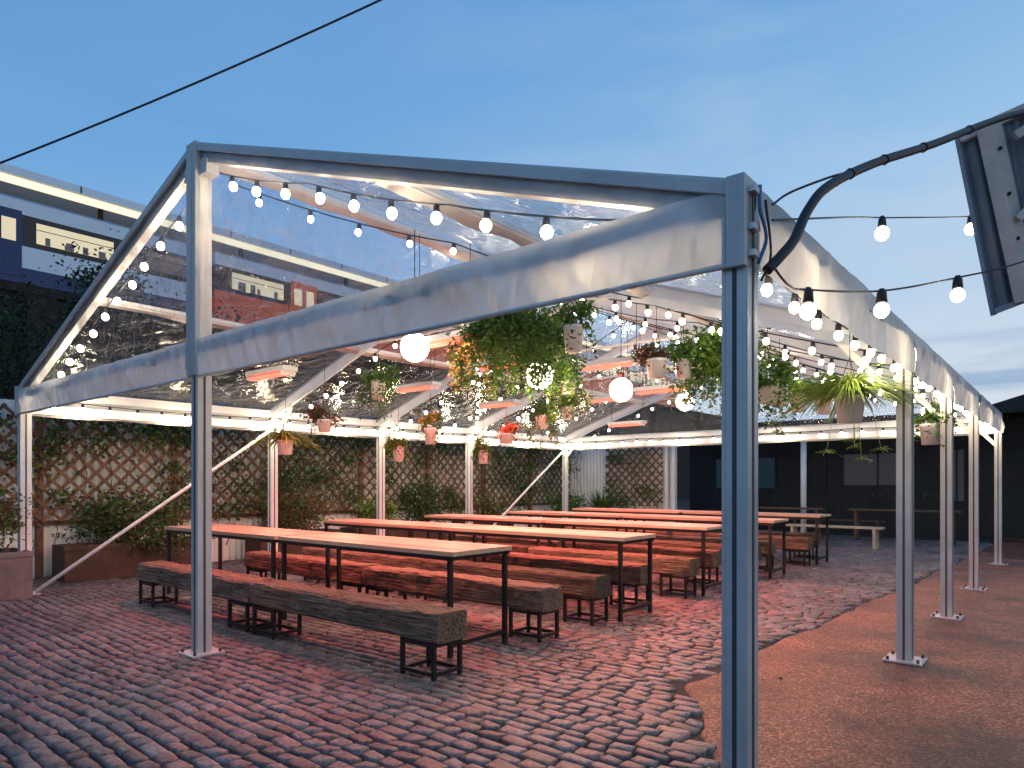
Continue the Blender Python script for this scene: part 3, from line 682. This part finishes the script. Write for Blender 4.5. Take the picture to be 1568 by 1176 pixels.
# ------------------------------------------------------------- rear building
BK=mat('black_cladding',(.008,.008,.009),(.016,.015,.014),rough=.7,scale=3); WI=mat('dim_glow_window',(.01,.015,.02),rough=.08,emit=(.12,.25,.4),estr=.06)  # window panes given a faint blue glow of their own, no lamp behind
WP=mat('white_board',(.11,.11,.11),rough=.6); RFD=mat('dark_roof',(.02,.02,.02),(.035,.032,.032),rough=.8,scale=3)
b=MB(); s=18
b.boxst(s,s+7,-14,8.6,0,3.1,BK)
b.hexa(W(s-1.5,-2,2.95),D1*1.5,D2*10.6,UP*.1,BK)
a=[W(s-.2,1.2,3.1),W(s-.2,-3,4.4),W(s-.2,-8,3.1)]; c=[v+D1*8 for v in a]
b.add(a+c,[(0,1,2),(3,5,4),(0,3,4,1),(1,4,5,2),(0,2,5,3)],RFD)
for (t0,t1,z0,z1,m) in ((5.9,6.9,1.2,2.1,WI),(7.2,7.7,1.2,2.1,WI),(4.5,5.5,1.2,2.1,BK),(2.3,4.0,1.3,2.15,WP),(1.2,1.5,.9,2.2,WP),(-.8,.4,1.3,2.15,BK)):
    b.boxst(s-.03,s-.002,t0,t1,z0,z1,m); b.boxst(s-.05,s-.03,t0-.04,t0,z0-.04,z1+.04,RFD); b.boxst(s-.05,s-.03,t1,t1+.04,z0-.04,z1+.04,RFD); b.boxst(s-.05,s-.03,(t0+t1)/2-.02,(t0+t1)/2+.02,z0,z1,RFD)
for t in [x*.9-13 for x in range(24)]: b.boxst(s-.02,s-.001,t,t+.05,0,3.05,RFD)
bd=b.obj('bar_building')
fc=bpy.data.curves.new('lettering','FONT'); fc.body='KNIGHT  FIRE'; fc.size=.22; fc.extrude=.01; fc.space_character=1.3
fo=bpy.data.objects.new('wall_lettering',fc); fo.location=W(s-.06,3.3,.95); fo.rotation_euler=(math.pi/2,0,-AX); fo.parent=bd; scene.collection.objects.link(fo); fc.materials.append(mat('faded_paint',(.05,.048,.046)))
b=MB(); b.tube([(7.26,17,0),(7.26,17,2.5)],.07,ALUW,10); b.box(7.0,7.52,16.8,17.2,2.45,2.55,ALUW); b.obj('canopy_post')
def trestle(s,t,ln,h,m,name):
    b=MB(); b.box(-ln,0,-.15,.15,h-.04,h,m)
    for x in (-ln+.15,-.15):
        for y in (-.11,.11): b.box(x-.03,x+.03,y-.03,y+.03,0,h-.04,m)
        b.box(x-.02,x+.02,-.08,.08,.15,.2,m)
    b.obj(name,None,W(s,t,.01),ROT)
LW=mat('pale_timber',(.35,.3,.22),(.45,.4,.3),rough=.6,scale=4)
DT=mat('dark_timber',(.06,.035,.025),(.10,.06,.04),rough=.6,scale=4)
trestle(12.8,2.0,1.9,.45,LW,'picnic_bench'); trestle(14.6,3.6,2.2,.75,DT,'picnic_table'); trestle(14.8,.9,2.2,.75,DT,'picnic_table'); trestle(15.6,2.5,2.2,.45,DT,'picnic_bench')

# ------------------------------------------------------------- right canopy structure
b=MB(); CB=mat('weathered_beam',(.50,.44,.39),(.64,.58,.52),rough=.7,scale=4,bump=.3)
o=Vector((3.25,5.0,3.86)); dn=Vector((.36,.15,-1.22)); rt=Vector((2.2,-.6,.85))
n=120; vs=[];fs=[]
nr=dn.cross(rt).normalized()
if nr.y>0: nr=-nr
for i in range(n+1):
    u=i/n; off=nr*.014*math.sin(u*2*math.pi*26); vs+=[o+rt*u+off,o+rt*u+dn+off]
for i in range(n): fs.append((2*i,2*i+1,2*i+3,2*i+2))
b.add(vs,fs,CORRD,True)
b.beam(o+nr*.04,o+dn*1.02+nr*.04,.03,.03,CORRD)
b.beam(o+rt*.075+nr*.09,o+rt*.085+dn*1.0+nr*.09,.10,.12,CB)
b.beam(o+nr*.03,o+rt+nr*.03,.06,.07,CB); b.beam(o+dn+nr*.05,o+dn+rt+nr*.05,.04,.04,CORRD)
b.beam(o+rt*.13+dn*.12+nr*.12,o+rt*.5+nr*.12,.05,.06,CB)
b.beam(o+rt*.22+nr*.1,o+rt*.22+dn+nr*.1,.07,.09,CB); b.beam(o+rt*.09+dn*.55+nr*.16,o+rt*.5+dn*.1+nr*.16,.05,.05,CB)
for q in (.15,.4,.65,.9): 
    pp=o+rt*.08+dn*q+nr*.15; b.tube([pp,pp+nr*.015],.014,STEEL,6)
b.tube([(4.35,5.4,0),(4.35,5.4,3.6)],.05,STEEL,8)
b.obj('corrugated_awning')
